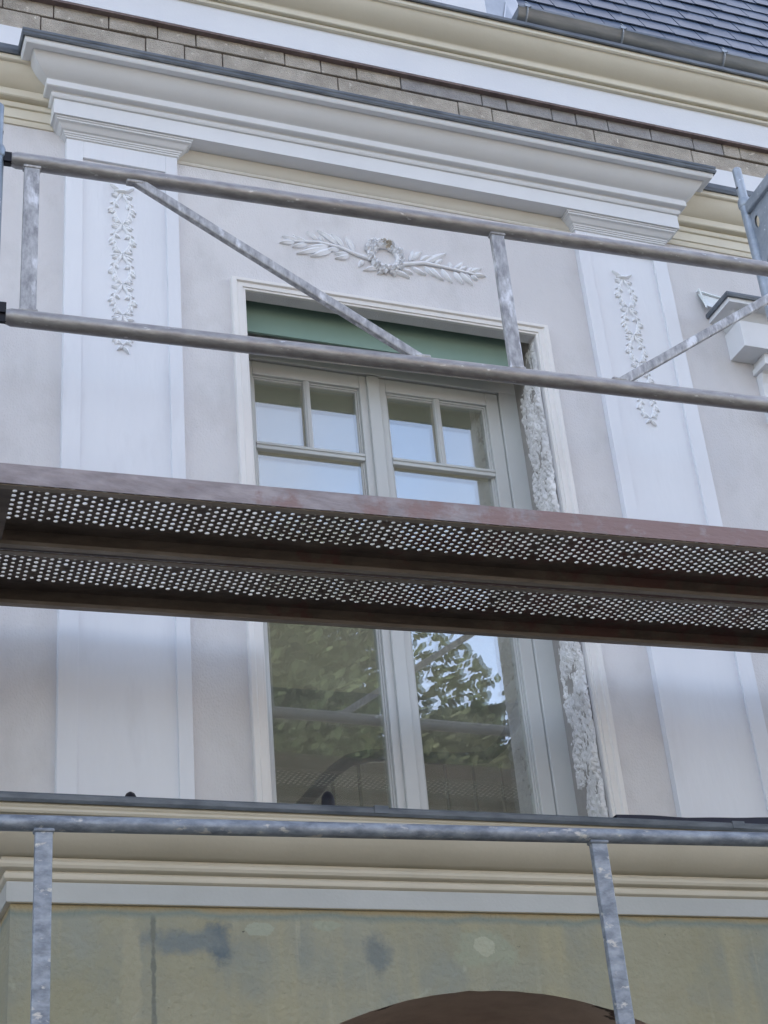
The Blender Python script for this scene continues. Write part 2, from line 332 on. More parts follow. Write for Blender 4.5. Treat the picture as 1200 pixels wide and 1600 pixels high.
# porous block courses above the moulded band
bk = MB(); bg2 = MB(); mo = MB()
mo.box(XL, XR, 4.658, 4.685, 4.851, 5.04); mo.box(XL, XR, 4.686, 5.0, 5.401, 5.5)
rnd = random.Random(3)
for zlo, zhi, sh in ((4.853, 4.962, 0), (4.970, 5.046, .1)):
    x = XL+sh
    while x < 6.5:
        wd = rnd.choice((.09, .12, .16, .2, .22, .38)) if zlo > 4.9 else rnd.choice((.16, .42, .46, .5, .55)); x1 = x+wd
        if x1 > .2:
            tgt = bg2 if (zlo > 4.9 and x > 2.2 and rnd.random() < .8) else bk
            a = rnd.uniform(0, .004)
            tgt.box(x, x1-.005, 4.644+a, 4.658, zlo+rnd.uniform(0, .003), zhi-rnd.uniform(0, .003))
        x = x1
part(bk, 'block_course', M['brick'], bevel=.003); part(bg2, 'grey_block_course', M['brickgrey'], 'darker grey porous blocks in the upper course', bevel=.003)
part(mo, 'mortar_bed', M['mortar'])

# upper cornice
uf = MB(); uf.box(XL, XR, 4.62, 4.672, 5.047, 5.20); part(uf, 'upper_frieze', M['white'])
dr = MB(); dr.box(XL, XR, 4.6215, 4.672, 5.036, 5.0465); part(dr, 'drip_profile', M['drip'])
uc = MB()
P = [(-.03, 5.188), (.010, 5.188), (.016, 5.190), (.019, 5.197), (.016, 5.204), (.010, 5.206), (.010, 5.211), (.030, 5.211), (.033, 5.214), (.033, 5.238), (.036, 5.243)]
P += curve(.038, 5.244, .112, 5.312, 10) + [(.120, 5.312), (.127, 5.318), (.127, 5.343), (.124, 5.346), (-.03, 5.346)]
sweep(uc, P, XL, XR, 4.62, 5, left=False, right=False); part(uc, 'upper_cornice', M['cream'], smooth=True, angle=30)
uz = MB(); sweep(uz, [(-.03, 5.347), (.132, 5.347), (.132, 5.340), (.137, 5.338), (.141, 5.343), (.139, 5.352), (.135, 5.368), (.130, 5.374), (-.03, 5.385)], XL, XR, 4.62, 5, left=False, right=False)
part(uz, 'upper_flashing', M['zinc'])

# gutter with brackets
gt = MB(); GX0 = 2.80; GY, GZ, GR = 4.562, 5.475, .066; prof = []
for k in range(13):
    a = math.pi+math.pi*k/12; prof.append((GY+GR*math.cos(a), GZ+GR*math.sin(a)))
prof = [(GY-GR-.006, GZ+.006), (GY-GR-.006, GZ-.006)] + prof[1:] + [(GY+GR, GZ+.03)] + [(GY+(GR-.004)*math.cos(math.pi*2-math.pi*k/12), GZ+.004+(GR-.004)*math.sin(math.pi*2-math.pi*k/12)) for k in range(13)]
n = len(prof); vv = [(x, y, z) for x in (GX0, XR) for y, z in prof]
gt.add(vv, [(k, (k+1) % n, n+(k+1) % n, n+k) for k in range(n)])
gt.add([(GX0+.001, y, z) for y, z in [(GY+GR*math.cos(math.pi+math.pi*k/12), GZ+GR*math.sin(math.pi+math.pi*k/12)) for k in range(13)]], [tuple(range(13))])
gut = part(gt, 'gutter', M['gutter'], smooth=True)
for bx in (2.842, 3.325, 3.862, 4.38, 4.9):
    b = MB()
    for k in range(12):
        a0 = math.pi+math.pi*k/12*.62; a1 = math.pi+math.pi*(k+1)/12*.62
        b.bar((bx, GY+(GR+.003)*math.cos(a0), GZ+(GR+.003)*math.sin(a0)), (bx, GY+(GR+.003)*math.cos(a1), GZ+(GR+.003)*math.sin(a1)), .016, .004, up=(1, 0, 0))
    b.box(bx-.012, bx+.012, GY-GR-.012, GY-GR+.012, GZ-.004, GZ+.014)
    b.bar((bx+.02, GY-GR-.008, GZ+.002), (bx-.01, GY-GR-.012, GZ+.022), .006, .003)
    b.build('gutter_bracket', M['zinc2'], gut)

# slate roof, steep; separate overlapping slates
sl_ = MB(); sa = R(69); dy, dz = math.cos(sa), math.sin(sa); ny, nz = -math.sin(sa), math.cos(sa); rr = random.Random(5)
for row in range(14):
    t0 = row*.135-.02; x = 2.76+(.0825 if row % 2 else 0)
    while x < 7:
        w1 = .165; j = rr.uniform(-.004, .004); lift = .010+rr.uniform(0, .005)
        def P3(x_, t, h): return (x_, 4.645+t*dy+h*ny, 5.505+t*dz+h*nz)
        a, b_ = x+.003, x+w1-.003
        sl_.add([P3(a, t0+j, lift), P3(b_, t0+j, lift), P3(b_, t0+.17, .001), P3(a, t0+.17, .001), P3(a, t0+j, lift-.006), P3(b_, t0+j, lift-.006), P3(b_, t0+.17, -.004), P3(a, t0+.17, -.004)],
                [(0, 1, 2, 3), (7, 6, 5, 4), (0, 4, 5, 1), (1, 5, 6, 2), (2, 6, 7, 3), (3, 7, 4, 0)])
        x += w1
part(sl_, 'slate_roof', M['slate'])
ru = MB(); ru.add([(2.4, 4.66, 5.49), (XR, 4.66, 5.49), (XR, 5.26, 7.05), (2.4, 5.26, 7.05)], [(0, 1, 2, 3)])
ru.add([(XL, 4.72, 5.42), (2.4, 4.72, 5.42), (2.4, 5.30, 7.05), (XL, 5.30, 7.05)], [(0, 1, 2, 3)])
ru.box(XL, XR, 5.26, 9.0, 7.05, 7.12); part(ru, 'roof_deck', M['gutter'])
dm = MB(); dm.box(1.6, 2.672, 4.56, 5.2, 5.38, 6.6); part(dm, 'dormer_wall', M['white'], bevel=.004)
dm = MB(); dm.add([(2.674, 4.565, 5.385), (2.86, 4.60, 5.385), (2.90, 4.64, 5.62), (2.80, 4.66, 6.1), (2.674, 4.60, 6.1)], [(0, 1, 2, 3, 4)]); dm.bar((2.745, 4.572, 5.39), (2.80, 4.60, 5.60), .008, .008)
part(dm, 'dormer_flashing', M['zinc2'])

# string course in cream left and right of the entablature
st = MB()
P = [(-.02, 4.352), (.006, 4.352), (.010, 4.362), (.010, 4.374), (.016, 4.376), (.016, 4.420), (.024, 4.422), (.028, 4.430), (.028, 4.440), (.020, 4.444), (.020, 4.450), (.046, 4.452), (.050, 4.456), (.050, 4.486)]
P += curve(.054, 4.488, .108, 4.560, 10)+[(.118, 4.562), (.122, 4.566), (.122, 4.592), (-.02, 4.592)]
sweep(st, P, XL, XR, D, 5, left=False, right=False); part(st, 'string_course', M['cream'], smooth=True, angle=30)
sz = MB(); sweep(sz, [(-.01, 4.593), (.120, 4.593), (.120, 4.585), (.130, 4.585), (.134, 4.600), (.132, 4.626), (.12, 4.636), (-.01, 4.645)], XL, XR, D, 5, left=False, right=False)
part(sz, 'string_flashing', M['zinc'])
sw = MB(); sw.box(XL, XR, 4.622, 4.629, 4.647, 4.849); part(sw, 'white_strip', M['white'])

# entablature
en = MB(); EX0, EX1 = .818, 3.372
P = [(-.05, 4.368), (.059, 4.368), (.059, 4.438), (.066, 4.440), (.071, 4.446), (.073, 4.453), (.070, 4.459), (.066, 4.462), (.070, 4.467), (.090, 4.468), (.094, 4.471), (.094, 4.497), (.090, 4.500), (.092, 4.503)]
P += curve(.096, 4.505, .158, 4.572, 12)+[(.166, 4.568), (.186, 4.568), (.190, 4.572), (.194, 4.586), (.194, 4.596), (-.05, 4.596)]
sweep(en, P, EX0, EX1, PF, 4.70); part(en, 'entablature', M['entab'], smooth=True, angle=30)
ez = MB(); sweep(ez, [(-.05, 4.597), (.195, 4.597), (.195, 4.590), (.201, 4.588), (.205, 4.596), (.205, 4.604), (.202, 4.607), (.205, 4.612), (.205, 4.622), (.199, 4.629), (-.05, 4.66)], EX0, EX1, PF, 4.66)
part(ez, 'entablature_flashing', M['zinc'])
cv = MB(); sweep(cv, [(-.01, 4.305), (.004, 4.305), (.006, 4.312), (.004, 4.318)]+curve(.006, 4.32, .020, 4.358, 6)+[(.022, 4.366), (-.01, 4.366)], 1.245, 2.944, D, 5, left=False, right=False)
part(cv, 'cove_moulding', M['cove'], smooth=True, angle=30)

# pilasters with sunk panels, caps
def pilaster(x0, x1, a0, a1):
    p = MB(); zt_ = 4.31; pt = 4.226
    p.box(x0, x1, 4.612, D, 1.45, zt_)
    p.box(x0, a0, PF, 4.612, 1.45, zt_); p.box(a1, x1, PF, 4.612, 1.45, zt_); p.box(a0, a1, PF, 4.612, pt, zt_)
    o = part(p, 'pilaster', M['pil'], bevel=.0015)
    c = MB(); P = [(-.02, 4.306), (.002, 4.306), (.006, 4.309), (.006, 4.314), (.010, 4.316), (.010, 4.321), (.014, 4.323), (.015, 4.328)]+ogee(.017, 4.330, .043, 4.351, 8)+[(.046, 4.353), (.046, 4.359), (.051, 4.361), (.051, 4.367), (-.02, 4.367)]
    sweep(c, P, x0, x1, PF, 4.64); k = c.build('capital', M['entab'], o, smooth=True, angle=28); return o
pilL = pilaster(.818, 1.241, .880, 1.194); pilR = pilaster(2.948, 3.370, 3.001, 3.306)
pilL['label'] = 'white pilaster left of the window'; pilR['label'] = 'white pilaster right of the window'

# window surround
sr = MB()
prof = [(0, 0), (0, .011), (.002, .013), (.010, .013), (.012, .018), (.032, .019), (.036, .025), (.038, .027), (.052, .027), (.055, .024), (.055, 0)]
def surround(mb, x0, x1, zt_, zb_, prof, y):
    cols = [[(x0-w_, y-h, zb_) for w_, h in prof], [(x0-w_, y-h, zt_+w_*.85) for w_, h in prof], [(x1+w_, y-h, zt_+w_*.85) for w_, h in prof], [(x1+w_, y-h, zb_) for w_, h in prof]]
    n = len(prof); mb.add([v for c in cols for v in c], [(i*n+k, i*n+(k+1) % n, (i+1)*n+(k+1) % n, (i+1)*n+k) for i in range(3) for k in range(n)])
surround(sr, OX0, OX1, OZT, 1.5, prof, D); part(sr, 'window_surround', M['arch'])

# ------------------------------------------------------------------ window
FY, FB = 4.84, 4.93     # the measured plane of the sashes, and where they really stand (set deep in the opening)
KW = FB/FY
def deep(mb): mb.v = [(x*KW, y-FY+FB, z*KW) for x, y, z in mb.v]; return mb
win = bpy.data.objects.new('window', None)
wf = MB()
wf.box(1.46, 2.705, 4.832, 4.90, 3.585, 3.722); wf.box(1.46, 1.520, 4.832, 4.90, 1.55, 3.585); wf.box(2.603, 2.705, 4.832, 4.90, 1.55, 3.585)
win = deep(wf).build('window', M['frame'], house, bevel=.003)
def sash(x0, x1, sb=.054):
    s = MB(); zt_, zb_ = 3.580, 1.56
    g0, g1, gt_ = x0+sb, x1-sb, 3.522
    s.box(x0, g0, 4.842, 4.90, zb_, zt_); s.box(g1, x1, 4.842, 4.90, zb_, zt_); s.box(g0, g1, 4.842, 4.90, gt_, zt_); s.box(g0, g1, 4.842, 4.90, zb_, 1.66)
    so_ = deep(s).build('sash', M['frame'], win, bevel=.004, seg=3)
    # inner stepped rebate
    b = MB(); e = .012
    b.box(g0, g0+.006, 4.856, 4.895, 1.66, gt_); b.box(g1-.006, g1, 4.856, 4.895, 1.66, gt_); b.box(g0+.006, g1-.006, 4.856, 4.895, gt_-.006, gt_)
    b.box(g0+.0062, g0+e, 4.862, 4.895, 1.66, gt_-.0062); b.box(g1-e, g1-.0062, 4.862, 4.895, 1.66, gt_-.0062); b.box(g0+e, g1-e, 4.862, 4.895, gt_-e, gt_-.0062)
    deep(b).build('glazing_bead', M['frame'], win, bevel=.002)
    xm = (g0+g1)/2
    v = MB(); v.box(xm-.0125, xm+.0125, 4.846, 4.867, 3.219, gt_-.001); v.box(xm-.006, xm+.006, 4.842, 4.846, 3.219, gt_-.001)
    deep(v).build('glazing_bar', M['frame'], win, bevel=.002)
    h = MB(); h.box(g0+.001, g1-.001, 4.843, 4.867, 3.190, 3.218); h.box(g0+.001, g1-.001, 4.838, 4.843, 3.206, 3.218); deep(h).build('glazing_bar', M['frame'], win, bevel=.003)
    for a0, a1, c0, c1, tilt in ((g0+e, xm-.0125, 3.218, gt_-e, 1), (xm+.0125, g1-e, 3.218, gt_-e, -1), (g0+e, g1-e, 1.66, 3.190, .5)):
        q = MB()
        for yy, dd in ((4.868, 0), (4.884, .0006*tilt)):
            q.add([(a0, yy-dd, c0), (a1, yy+dd, c0), (a1, yy+dd, c1), (a0, yy-dd, c1)], [(0, 1, 2, 3)])
        deep(q).build('glass_pane', M['glass'], win)
sash(1.522, 2.0605); sash(2.0625, 2.601)
as_ = MB(); as_.box(2.036, 2.087, 4.828, 4.8415, 1.56, 3.578); deep(as_).build('meeting_stile', M['frame'], win, bevel=.005, seg=3)

# green board closing the gap above the window
gb = MB(); gb.box(OX0+.002, 2.637, 4.730, 4.742, 3.632, 3.945)
tag(gb.build('green_board', M['green'], origin=(2.05, 4.736, 3.66)), 'smooth green board closing the gap between window head and lintel', 'board')

# interior room and stair
rm = MB(); rm.box(-1.5, 7.0, 5.101, 8.9, 1.25, 4.1); part(rm, 'room_shell', M['ceil'])
# open the room's front at the window, its back to the added rear openings
for o in COL.objects:
    if o.name == 'room_shell':
        bm = bmesh.new(); bm.from_mesh(o.data)
        bmesh.ops.delete(bm, geom=[f for f in bm.faces if f.normal.y < -.5 or (abs(f.normal.y) > .5)], context='FACES')
        bm.to_mesh(o.data); bm.free()
rw = MB(); rw.box(XL, XR, 9.01, 9.2, GND, 1.3); rw.box(XL, XR, 9.01, 9.2, 3.1, 7.0); rw.box(XL, .5, 9.01, 9.2, 1.3, 3.1); rw.box(1.7, 2.6, 9.01, 9.2, 1.3, 3.1); rw.box(3.8, XR, 9.01, 9.2, 1.3, 3.1); rw.box(XL, XL+.1, 5.101, 9.0, GND, 7.0); rw.box(XR-.1, XR, 5.101, 9.0, GND, 7.0); part(rw, 'rear_wall', M['plaster'])  # rear openings added out of view to let daylight into the room
rail = thing('stair_railing', 'curved dark handrail on thin balusters inside the room, seen through the window', 'railing', (2.5, 6.0, 1.4))
pts = [(1.80, 6, 1.85), (1.95, 6, 2.06), (2.06, 6, 2.235), (2.149, 6, 2.332), (2.215, 6, 2.40), (2.284, 6, 2.452), (2.372, 6, 2.476), (2.444, 6, 2.482), (2.634, 6, 2.482), (2.80, 6, 2.486), (2.92, 6, 2.50), (3.0, 6, 2.56), (3.076, 6, 2.668), (3.14, 6, 2.80), (3.25, 6, 3.02)]
h = MB(); h.tube(pts, .028, 12); h.build('handrail', M['rail'], rail, smooth=True)
for k, bx in enumerate((2.10, 2.206, 2.325, 2.46, 2.59, 2.72, 2.85, 2.98)):
    zt_ = 2.25+(bx-2.06)*.85 if bx < 2.25 else 2.47
    b = MB(); b.tube([(bx, 6, 1.4), (bx, 6, zt_)], .008, 8); b.tube([(bx, 6, 2.14), (bx, 6, 2.155), (bx, 6, 2.17), (bx, 6, 2.185)], .02, 10, rs=[.008, .02, .02, .008]); b.build('baluster', M['balu'], rail, smooth=True)

# ------------------------------------------------------------------ lower projecting block with cornice and arch
BY, BX0, BX1 = 4.45, .671, 3.49
lb = MB(); CX, RR = 2.095, 1.34; HW = .95; ztop = 1.352; N_ = 48
def az(x): return 1.112-RR+math.sqrt(RR*RR-(x-CX)**2)
lb.box(BX0, CX-HW, BY, D, GND, ztop); lb.box(CX+HW, BX1, BY, D, GND, ztop)
for i in range(N_):
    xa, xb = CX-HW+2*HW*i/N_, CX-HW+2*HW*(i+1)/N_
    ja, jb = [.004*noise.noise(Vector((q*30, 1, 1))) for q in (xa, xb)]
    lb.add([(xa, BY, az(xa)+ja), (xb, BY, az(xb)+jb), (xb, BY, ztop), (xa, BY, ztop)], [(0, 1, 2, 3)])
part(lb, 'arched_block', M['green_render'], 'bare green grey rendered block under the lower cornice')
ab = MB()
for i in range(N_):
    xa, xb = CX-HW+2*HW*i/N_, CX-HW+2*HW*(i+1)/N_
    ab.add([(xa, BY+.003, az(xa)+.003), (xb, BY+.003, az(xb)+.003), (xb, 5.6, az(xb)+.003), (xa, 5.6, az(xa)+.003)], [(0, 1, 2, 3)])
part(ab, 'arch_soffit', M['browned'], 'dark brown unpainted underside of the arch')
an = MB(); an.box(AX0-.2, AX0, D+.37, 5.6, GND, .88); an.box(AX1, AX1+.2, D+.37, 5.6, GND, .88); an.box(AX0-.2, AX1+.2, 5.6, 5.7, GND, 1.2); part(an, 'passage_wall', M['browned'])
lc = MB()
P = [(-.03, 1.346), (.012, 1.346), (.012, 1.405), (.017, 1.407), (.022, 1.411), (.024, 1.418), (.023, 1.425), (.019, 1.429), (.019, 1.432), (.028, 1.434), (.036, 1.439), (.040, 1.447), (.039, 1.456), (.034, 1.461), (.034, 1.468)]
sweep(lc, P+[(-.03, 1.468)], BX0, BX1, BY, D, 0)
P2 = [(-.03, 1.469), (.046, 1.469)]+curve(.050, 1.470, .132, 1.552, 12)+[(.140, 1.556), (.146, 1.556), (.150, 1.562), (.146, 1.570), (.150, 1.575), (.150, 1.592), (-.03, 1.592)]
sweep(lc, P2, BX0, BX1, BY, D, 0)
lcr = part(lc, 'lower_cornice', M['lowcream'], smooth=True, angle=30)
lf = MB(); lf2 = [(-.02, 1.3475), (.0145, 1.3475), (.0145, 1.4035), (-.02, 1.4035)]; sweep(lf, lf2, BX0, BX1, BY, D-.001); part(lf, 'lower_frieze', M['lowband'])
lz = MB(); sweep(lz, [(-.03, 1.593), (.153, 1.593), (.153, 1.584), (.160, 1.582), (.165, 1.590), (.166, 1.602), (.161, 1.609), (.155, 1.611), (-.185, 1.637), (-.185, 1.62)], BX0, BX1, BY, D)
part(lz, 'ledge_flashing', M['zinc'])
for sx in (1.70, 2.93): sm = MB(); sm.box(sx, sx+.045, BY-.1680, BY-.16, 1.589, 1.6125); part(sm, 'flashing_joint', M['zinc'])

for k, (cx_, lab) in enumerate(((1.018, 'small black rubber dome on the ledge under the left pilaster'), (1.634, 'black rubber dome on the ledge in front of the left window sash'))):
    c = MB(); cy = 4.50; zs = 1.622+.030*k
    c.tube([(cx_, cy, zs), (cx_, cy, zs+.045), (cx_, cy, zs+.062), (cx_, cy, zs+.074), (cx_, cy, zs+.080)], .02, 18, rs=[.021, .021, .019, .013, .004])
    t = thing('anchor_cap', lab, 'rubber cap', (cx_, cy, zs), 'black rubber caps on the ledge'); c.build('dome', M['black'], t, smooth=True)
    c = MB(); c.tube([(cx_, cy, zs-.012), (cx_, cy, zs+.004)], .027, 18); c.build('collar', M['black'], t)
mm = MB()
prev = None; vs = []
for i in range(31):
    x = 2.62+i*.045; hgt = .004+.020*min(1, max(0, (i-6)/12))+.004*noise.noise(Vector((x*6, 0, 0)))
    vs += [(x, 4.47+.01*noise.noise(Vector((x*3, 4, 0))), 1.612+.02), (x, 4.47+.01*noise.noise(Vector((x*3, 4, 0))), 1.640+hgt+.045), (x, 4.56, 1.640+hgt*.8+.045), (x, 4.56, 1.632)]
mm.add(vs, [(i*4+k, (i+1)*4+k, (i+1)*4+(k+1) % 4, i*4+(k+1) % 4) for i in range(30) for k in range(4)])
tag(mm.build('roofing_membrane', M['membrane'], origin=(3.2, 4.5, 1.63)), 'loose dark blue black membrane lying on the ledge at the foot of the right pilaster', 'membrane')

# ------------------------------------------------------------------ hood of the neighbouring window (right edge)
hd = MB(); HX = 3.528+.19
hb = bpy.data.objects.new('x', None); bpy.data.objects.remove(hb)
P = [(-.0, 3.895), (.055, 3.895), (.060, 3.900)]+ogee(.062, 3.902, .118, 3.945, 8)+[(.150, 3.948), (.150, 3.975), (0, 3.975)]
HX0 = 3.528+.165
sweep(hd, P, HX0, 5.2, D-.01, D, left=True, right=True)
hood = part(hd, 'window_hood', M['entab'], 'white moulded hood over the next window at the right edge', smooth=True, angle=28)
z_ = MB(); sweep(z_, [(-.0, 3.976), (.152, 3.976), (.152, 3.970), (.160, 3.969), (.163, 3.980), (.160, 3.992), (0, 4.005)], HX0, 5.2, D-.01, D); z_.build('hood_flashing', M['zinc'], hood)
z_ = MB(); z_.box(3.605, 5.1, 4.515, D, 3.765, 3.894); z_.build('hood_block', M['entab'], hood, bevel=.002)
z_ = MB()   # scrolled console under the block
pc = [(D, 3.764), (4.545, 3.764), (4.545, 3.722), (4.56, 3.712), (4.585, 3.69), (4.598, 3.65), (4.602, 3.60), (4.60, 3.52), (4.585, 3.50), (4.585, 3.47), (D, 3.46)]
n = len(pc); z_.add([(x, y, z) for x in (3.715, 3.90) for y, z in pc], [(k, (k+1) % n, n+(k+1) % n, n+k) for k in range(n)]+[tuple(range(n)), tuple(n+k for k in reversed(range(n)))])
z_.box(3.70, 3.915, 4.53, D-.002, 3.700, 3.728)
z_.build('console', M['entab'], hood, bevel=.002)
fl = MB(); fl.add([(3.512, 4.628, 4.10), (3.515, 4.60, 4.02), (3.56, 4.585, 3.995), (3.64, 4.628, 4.085), (3.53, 4.60, 4.055)], [(0, 1, 4), (1, 2, 4), (2, 3, 4), (3, 0, 4)])
fl.bar((3.512, 4.61, 4.11), (3.52, 4.595, 4.0), .012, .004); fl.bar((3.512, 4.622, 4.108), (3.66, 4.622, 4.085), .01, .004)
tag(fl.build('flashing_scrap', M['alum'], origin=(3.53, 4.62, 4.0)), 'bright crumpled metal flashing end sticking up beside the window hood', 'flashing')

# ------------------------------------------------------------------ plaster reliefs
def leaf(mb, x0, z0, x1, z1, wd, y=0, h=.010, n=7, curl=.0, mi=0):
    d = Vector((x1-x0, 0, z1-z0)); L_ = d.length; d.normalize(); s = Vector((-d.z, 0, d.x)); k = len(mb.v); V = []
    for i in range(n+1):
        t = i/n; ww = wd*math.sin(math.pi*min(1, t**.8))**.8*(1-.15*t)+.0006; c = Vector((x0, y, z0))+d*L_*t+s*curl*math.sin(math.pi*t)
        lift = h*(.5+.5*math.sin(math.pi*t)+.25*t)
        V += [c-s*ww+Vector((0, 0, 0)), c-s*ww*.9-Vector((0, lift*.6, 0)), c-s*ww*.15-Vector((0, lift, 0)), c+s*ww*.15-Vector((0, lift*.85, 0)), c+s*ww*.9-Vector((0, lift*.6, 0)), c+s*ww]
    f = [(i*6+k2, (i+1)*6+k2, (i+1)*6+k2+1, i*6+k2+1) for i in range(n) for k2 in range(5)]
    mb.add(V, f, mi)
LEAVES = [(1.704, 4.01, 1.643, 3.994), (1.727, 4.022, 1.654, 4.028), (1.753, 4.023, 1.699, 4.04), (1.756, 4.01, 1.694, 3.984), (1.801, 4.037, 1.758, 4.072), (1.827, 4.035, 1.807, 4.057), (1.884, 4.033, 1.8, 4.086), (1.844, 4.02, 1.75, 3.988), (1.839, 4.011, 1.709, 3.954), (1.86, 4.007, 1.765, 3.952), (1.906, 4.025, 1.857, 4.078), (1.949, 4.01, 1.917, 4.078), (1.887, 4.01, 1.828, 3.986), (1.929, 3.99, 1.866, 3.962), (1.925, 3.997, 1.866, 3.983), (2.181, 4.011, 2.198, 4.068), (2.196, 4.017, 2.239, 4.067), (2.228, 4.02, 2.283, 4.052), (2.245, 4.013, 2.347, 4.081), (2.291, 4.016, 2.329, 4.045), (2.188, 3.985, 2.248, 3.953), (2.168, 3.971, 2.188, 3.946), (2.244, 3.996, 2.28, 3.953), (2.271, 3.996, 2.32, 3.94), (2.317, 4.0, 2.358, 3.935), (2.355, 4.007, 2.354, 4.037), (2.374, 4.011, 2.413, 4.051), (2.372, 3.995, 2.404, 3.938), (2.4, 3.997, 2.449, 3.94), (2.413, 3.989, 2.44, 3.964), (2.428, 3.998, 2.452, 4.029), (2.437, 4.0, 2.495, 4.034), (2.446, 3.991, 2.471, 3.969), (2.456, 3.997, 2.509, 3.994), (2.392, 4.006, 2.434, 4.031), (2.059, 3.955, 1.98, 3.925), (2.063, 3.953, 2.038, 3.92), (2.103, 3.946, 2.174, 3.923), (2.094, 3.946, 2.115, 3.921), (2.14, 3.96, 2.186, 3.946), (1.986, 3.975, 1.962, 3.939)]
wr = MB(); ro = random.Random(11)
for i, (a, b_, c, d_) in enumerate(LEAVES):
    L_ = math.hypot(c-a, d_-b_); leaf(wr, a, b_, c, d_, min(.0145, .007+L_*.07), y=D, h=.013, curl=ro.uniform(-.006, .006))
for stem in ([(2.009, 3.987), (1.956, 3.998), (1.888, 4.021), (1.801, 4.029), (1.704, 4.013)], [(2.143, 3.985), (2.245, 4.012), (2.336, 4.008), (2.428, 4.0), (2.483, 3.995)]):
    wr.tube([(x, D-.006, z) for x, z in stem], .006, 8, rs=[.009, .008, .006, .005, .003])
relief = bpy.data.objects.new('x', None); bpy.data.objects.remove(relief)
wreath = part(wr, 'wreath_relief', M['orn'], 'white plaster wreath with laurel branches above the window', smooth=True, angle=50)
ring = MB(); RC = (2.077, 4.008)
cp = [(RC[0]+.056*math.cos(a), D-.008, RC[1]+.053*math.sin(a)) for a in [2*math.pi*k/30 for k in range(31)]]
ring.tube(cp, .012, 10)
for k in range(70):
    a = ro.uniform(0, 2*math.pi); rad = ro.uniform(.046, .078+(.012 if math.sin(a) > .3 else 0)); x = RC[0]+rad*math.cos(a); z = RC[1]+rad*math.sin(a); b_ = ro.uniform(0, 6.28); L_ = ro.uniform(.014, .026)
    leaf(ring, x-L_/2*math.cos(b_), z-L_/2*math.sin(b_), x+L_/2*math.cos(b_), z+L_/2*math.sin(b_), .007, y=D-.008, h=ro.uniform(.010, .020), n=5)
def rose(mb, x, z, r, mi=0):
    for ly, (q, rr_, hh) in enumerate(((6, 1, .012), (5, .68, .019), (3, .38, .024))):
        for k in range(q):
            a = 2*math.pi*k/q+ly*.5; leaf(mb, x+r*rr_*.1*math.cos(a), z+r*rr_*.1*math.sin(a), x+r*rr_*math.cos(a), z+r*rr_*math.sin(a), r*.42*rr_, y=D-.006-.003*ly, h=hh, n=5, mi=mi)
for a in (30, 62, 95, 128, 158, 195, 235, 262, 300, 335, 5): rose(ring, RC[0]+.064*math.cos(R(a)), RC[1]+.062*math.sin(R(a)), .024 if 20 < a < 160 else .019)
ring.build('flower_ring', M['orn'], wreath, smooth=True, angle=50)
rb = MB(); rose(rb, 2.092, 4.068, .022); rose(rb, 2.072, 4.073, .018)
rb.v = [(x, y-.004, z) for x, y, z in rb.v]
q = rb.build('bare_rose', M['rosebare'], wreath, smooth=True, angle=50); q['label'] = 'beige unpainted rose at the top of the wreath'

def garland(xc, z0):
    g_ = MB(); r0 = random.Random(21); cr = [0, .150, .290, .428, .565, .695]
    Y = 4.612
    def off(t):
        for i in range(5):
            if t <= cr[i+1]:
                u = (t-cr[i])/(cr[i+1]-cr[i]); return .030*math.sin(math.pi*u)*(1 if i % 2 else -1)
        return 0
    for sgn in (-1, 1):
        g_.tube([(xc+sgn*off(t*.695/60), Y-.004, z0-t*.695/60) for t in range(61)], .0032, 6)
    for i in range(5):
        zc = z0-cr[i]; nxt = cr[i+1]-cr[i]
        for sgn in (-1, 1):
            for t, ang, L_ in ((.10, 200, .030), (.20, 250, .030), (.34, 300, .026), (.46, 225, .032), (.60, 215, .026), (.66, 262, .030), (.84, 235, .026), (.93, 170, .032)):
                tt = cr[i]+t*nxt; x = xc+sgn*abs(off(tt)); z = z0-tt; a = R(ang+r0.uniform(-14, 14)); dx, dz_ = math.cos(a)*L_, math.sin(a)*L_
                x1 = x+(-dx if sgn > 0 else dx)
                x1 = max(xc-.054, min(xc+.054, x1))
                leaf(g_, x, z, x1, z+dz_, .0075, y=Y, h=.0085, n=5)
        if i == 0 or True:
            leaf(g_, xc-.004, zc, xc-.04, zc-.012, .0055, y=Y-.001, h=.006, n=5); leaf(g_, xc+.004, zc, xc+.042, zc-.016, .0055, y=Y-.001, h=.006, n=5)
            leaf(g_, xc-.002, zc, xc-.016, zc-.04, .006, y=Y-.001, h=.006, n=5); leaf(g_, xc+.002, zc, xc+.018, zc-.04, .006, y=Y-.001, h=.006, n=5)
    for i in range(5):
        for t in (.32, .55, .78):
            tt = cr[i]+t*(cr[i+1]-cr[i])
            for sgn in (-1, 1):
                xx = xc+sgn*abs(off(tt))
                for an in (205, 250, 292): leaf(g_, xx, z0-tt, xx+sgn*-math.cos(R(an))*.020, z0-tt+math.sin(R(an))*.024, .0052, y=Y, h=.008, n=4)
    leaf(g_, xc, z0, xc-.046, z0+.032, .006, y=Y, h=.013); leaf(g_, xc, z0, xc+.046, z0+.026, .006, y=Y, h=.013); leaf(g_, xc-.03, z0+.004, xc+.03, z0+.006, .010, y=Y, h=.015)
    leaf(g_, xc, z0-.70, xc+.022, z0-.73, .007, y=Y, h=.013); leaf(g_, xc, z0-.70, xc-.02, z0-.72, .007, y=Y, h=.013)
    return g_
garland(1.028, 4.092).build('garland_relief', M['ornp'], pilL, smooth=True, angle=50)
garland(3.141, 4.092).build('garland_relief', M['ornp'], pilR, smooth=True, angle=50)

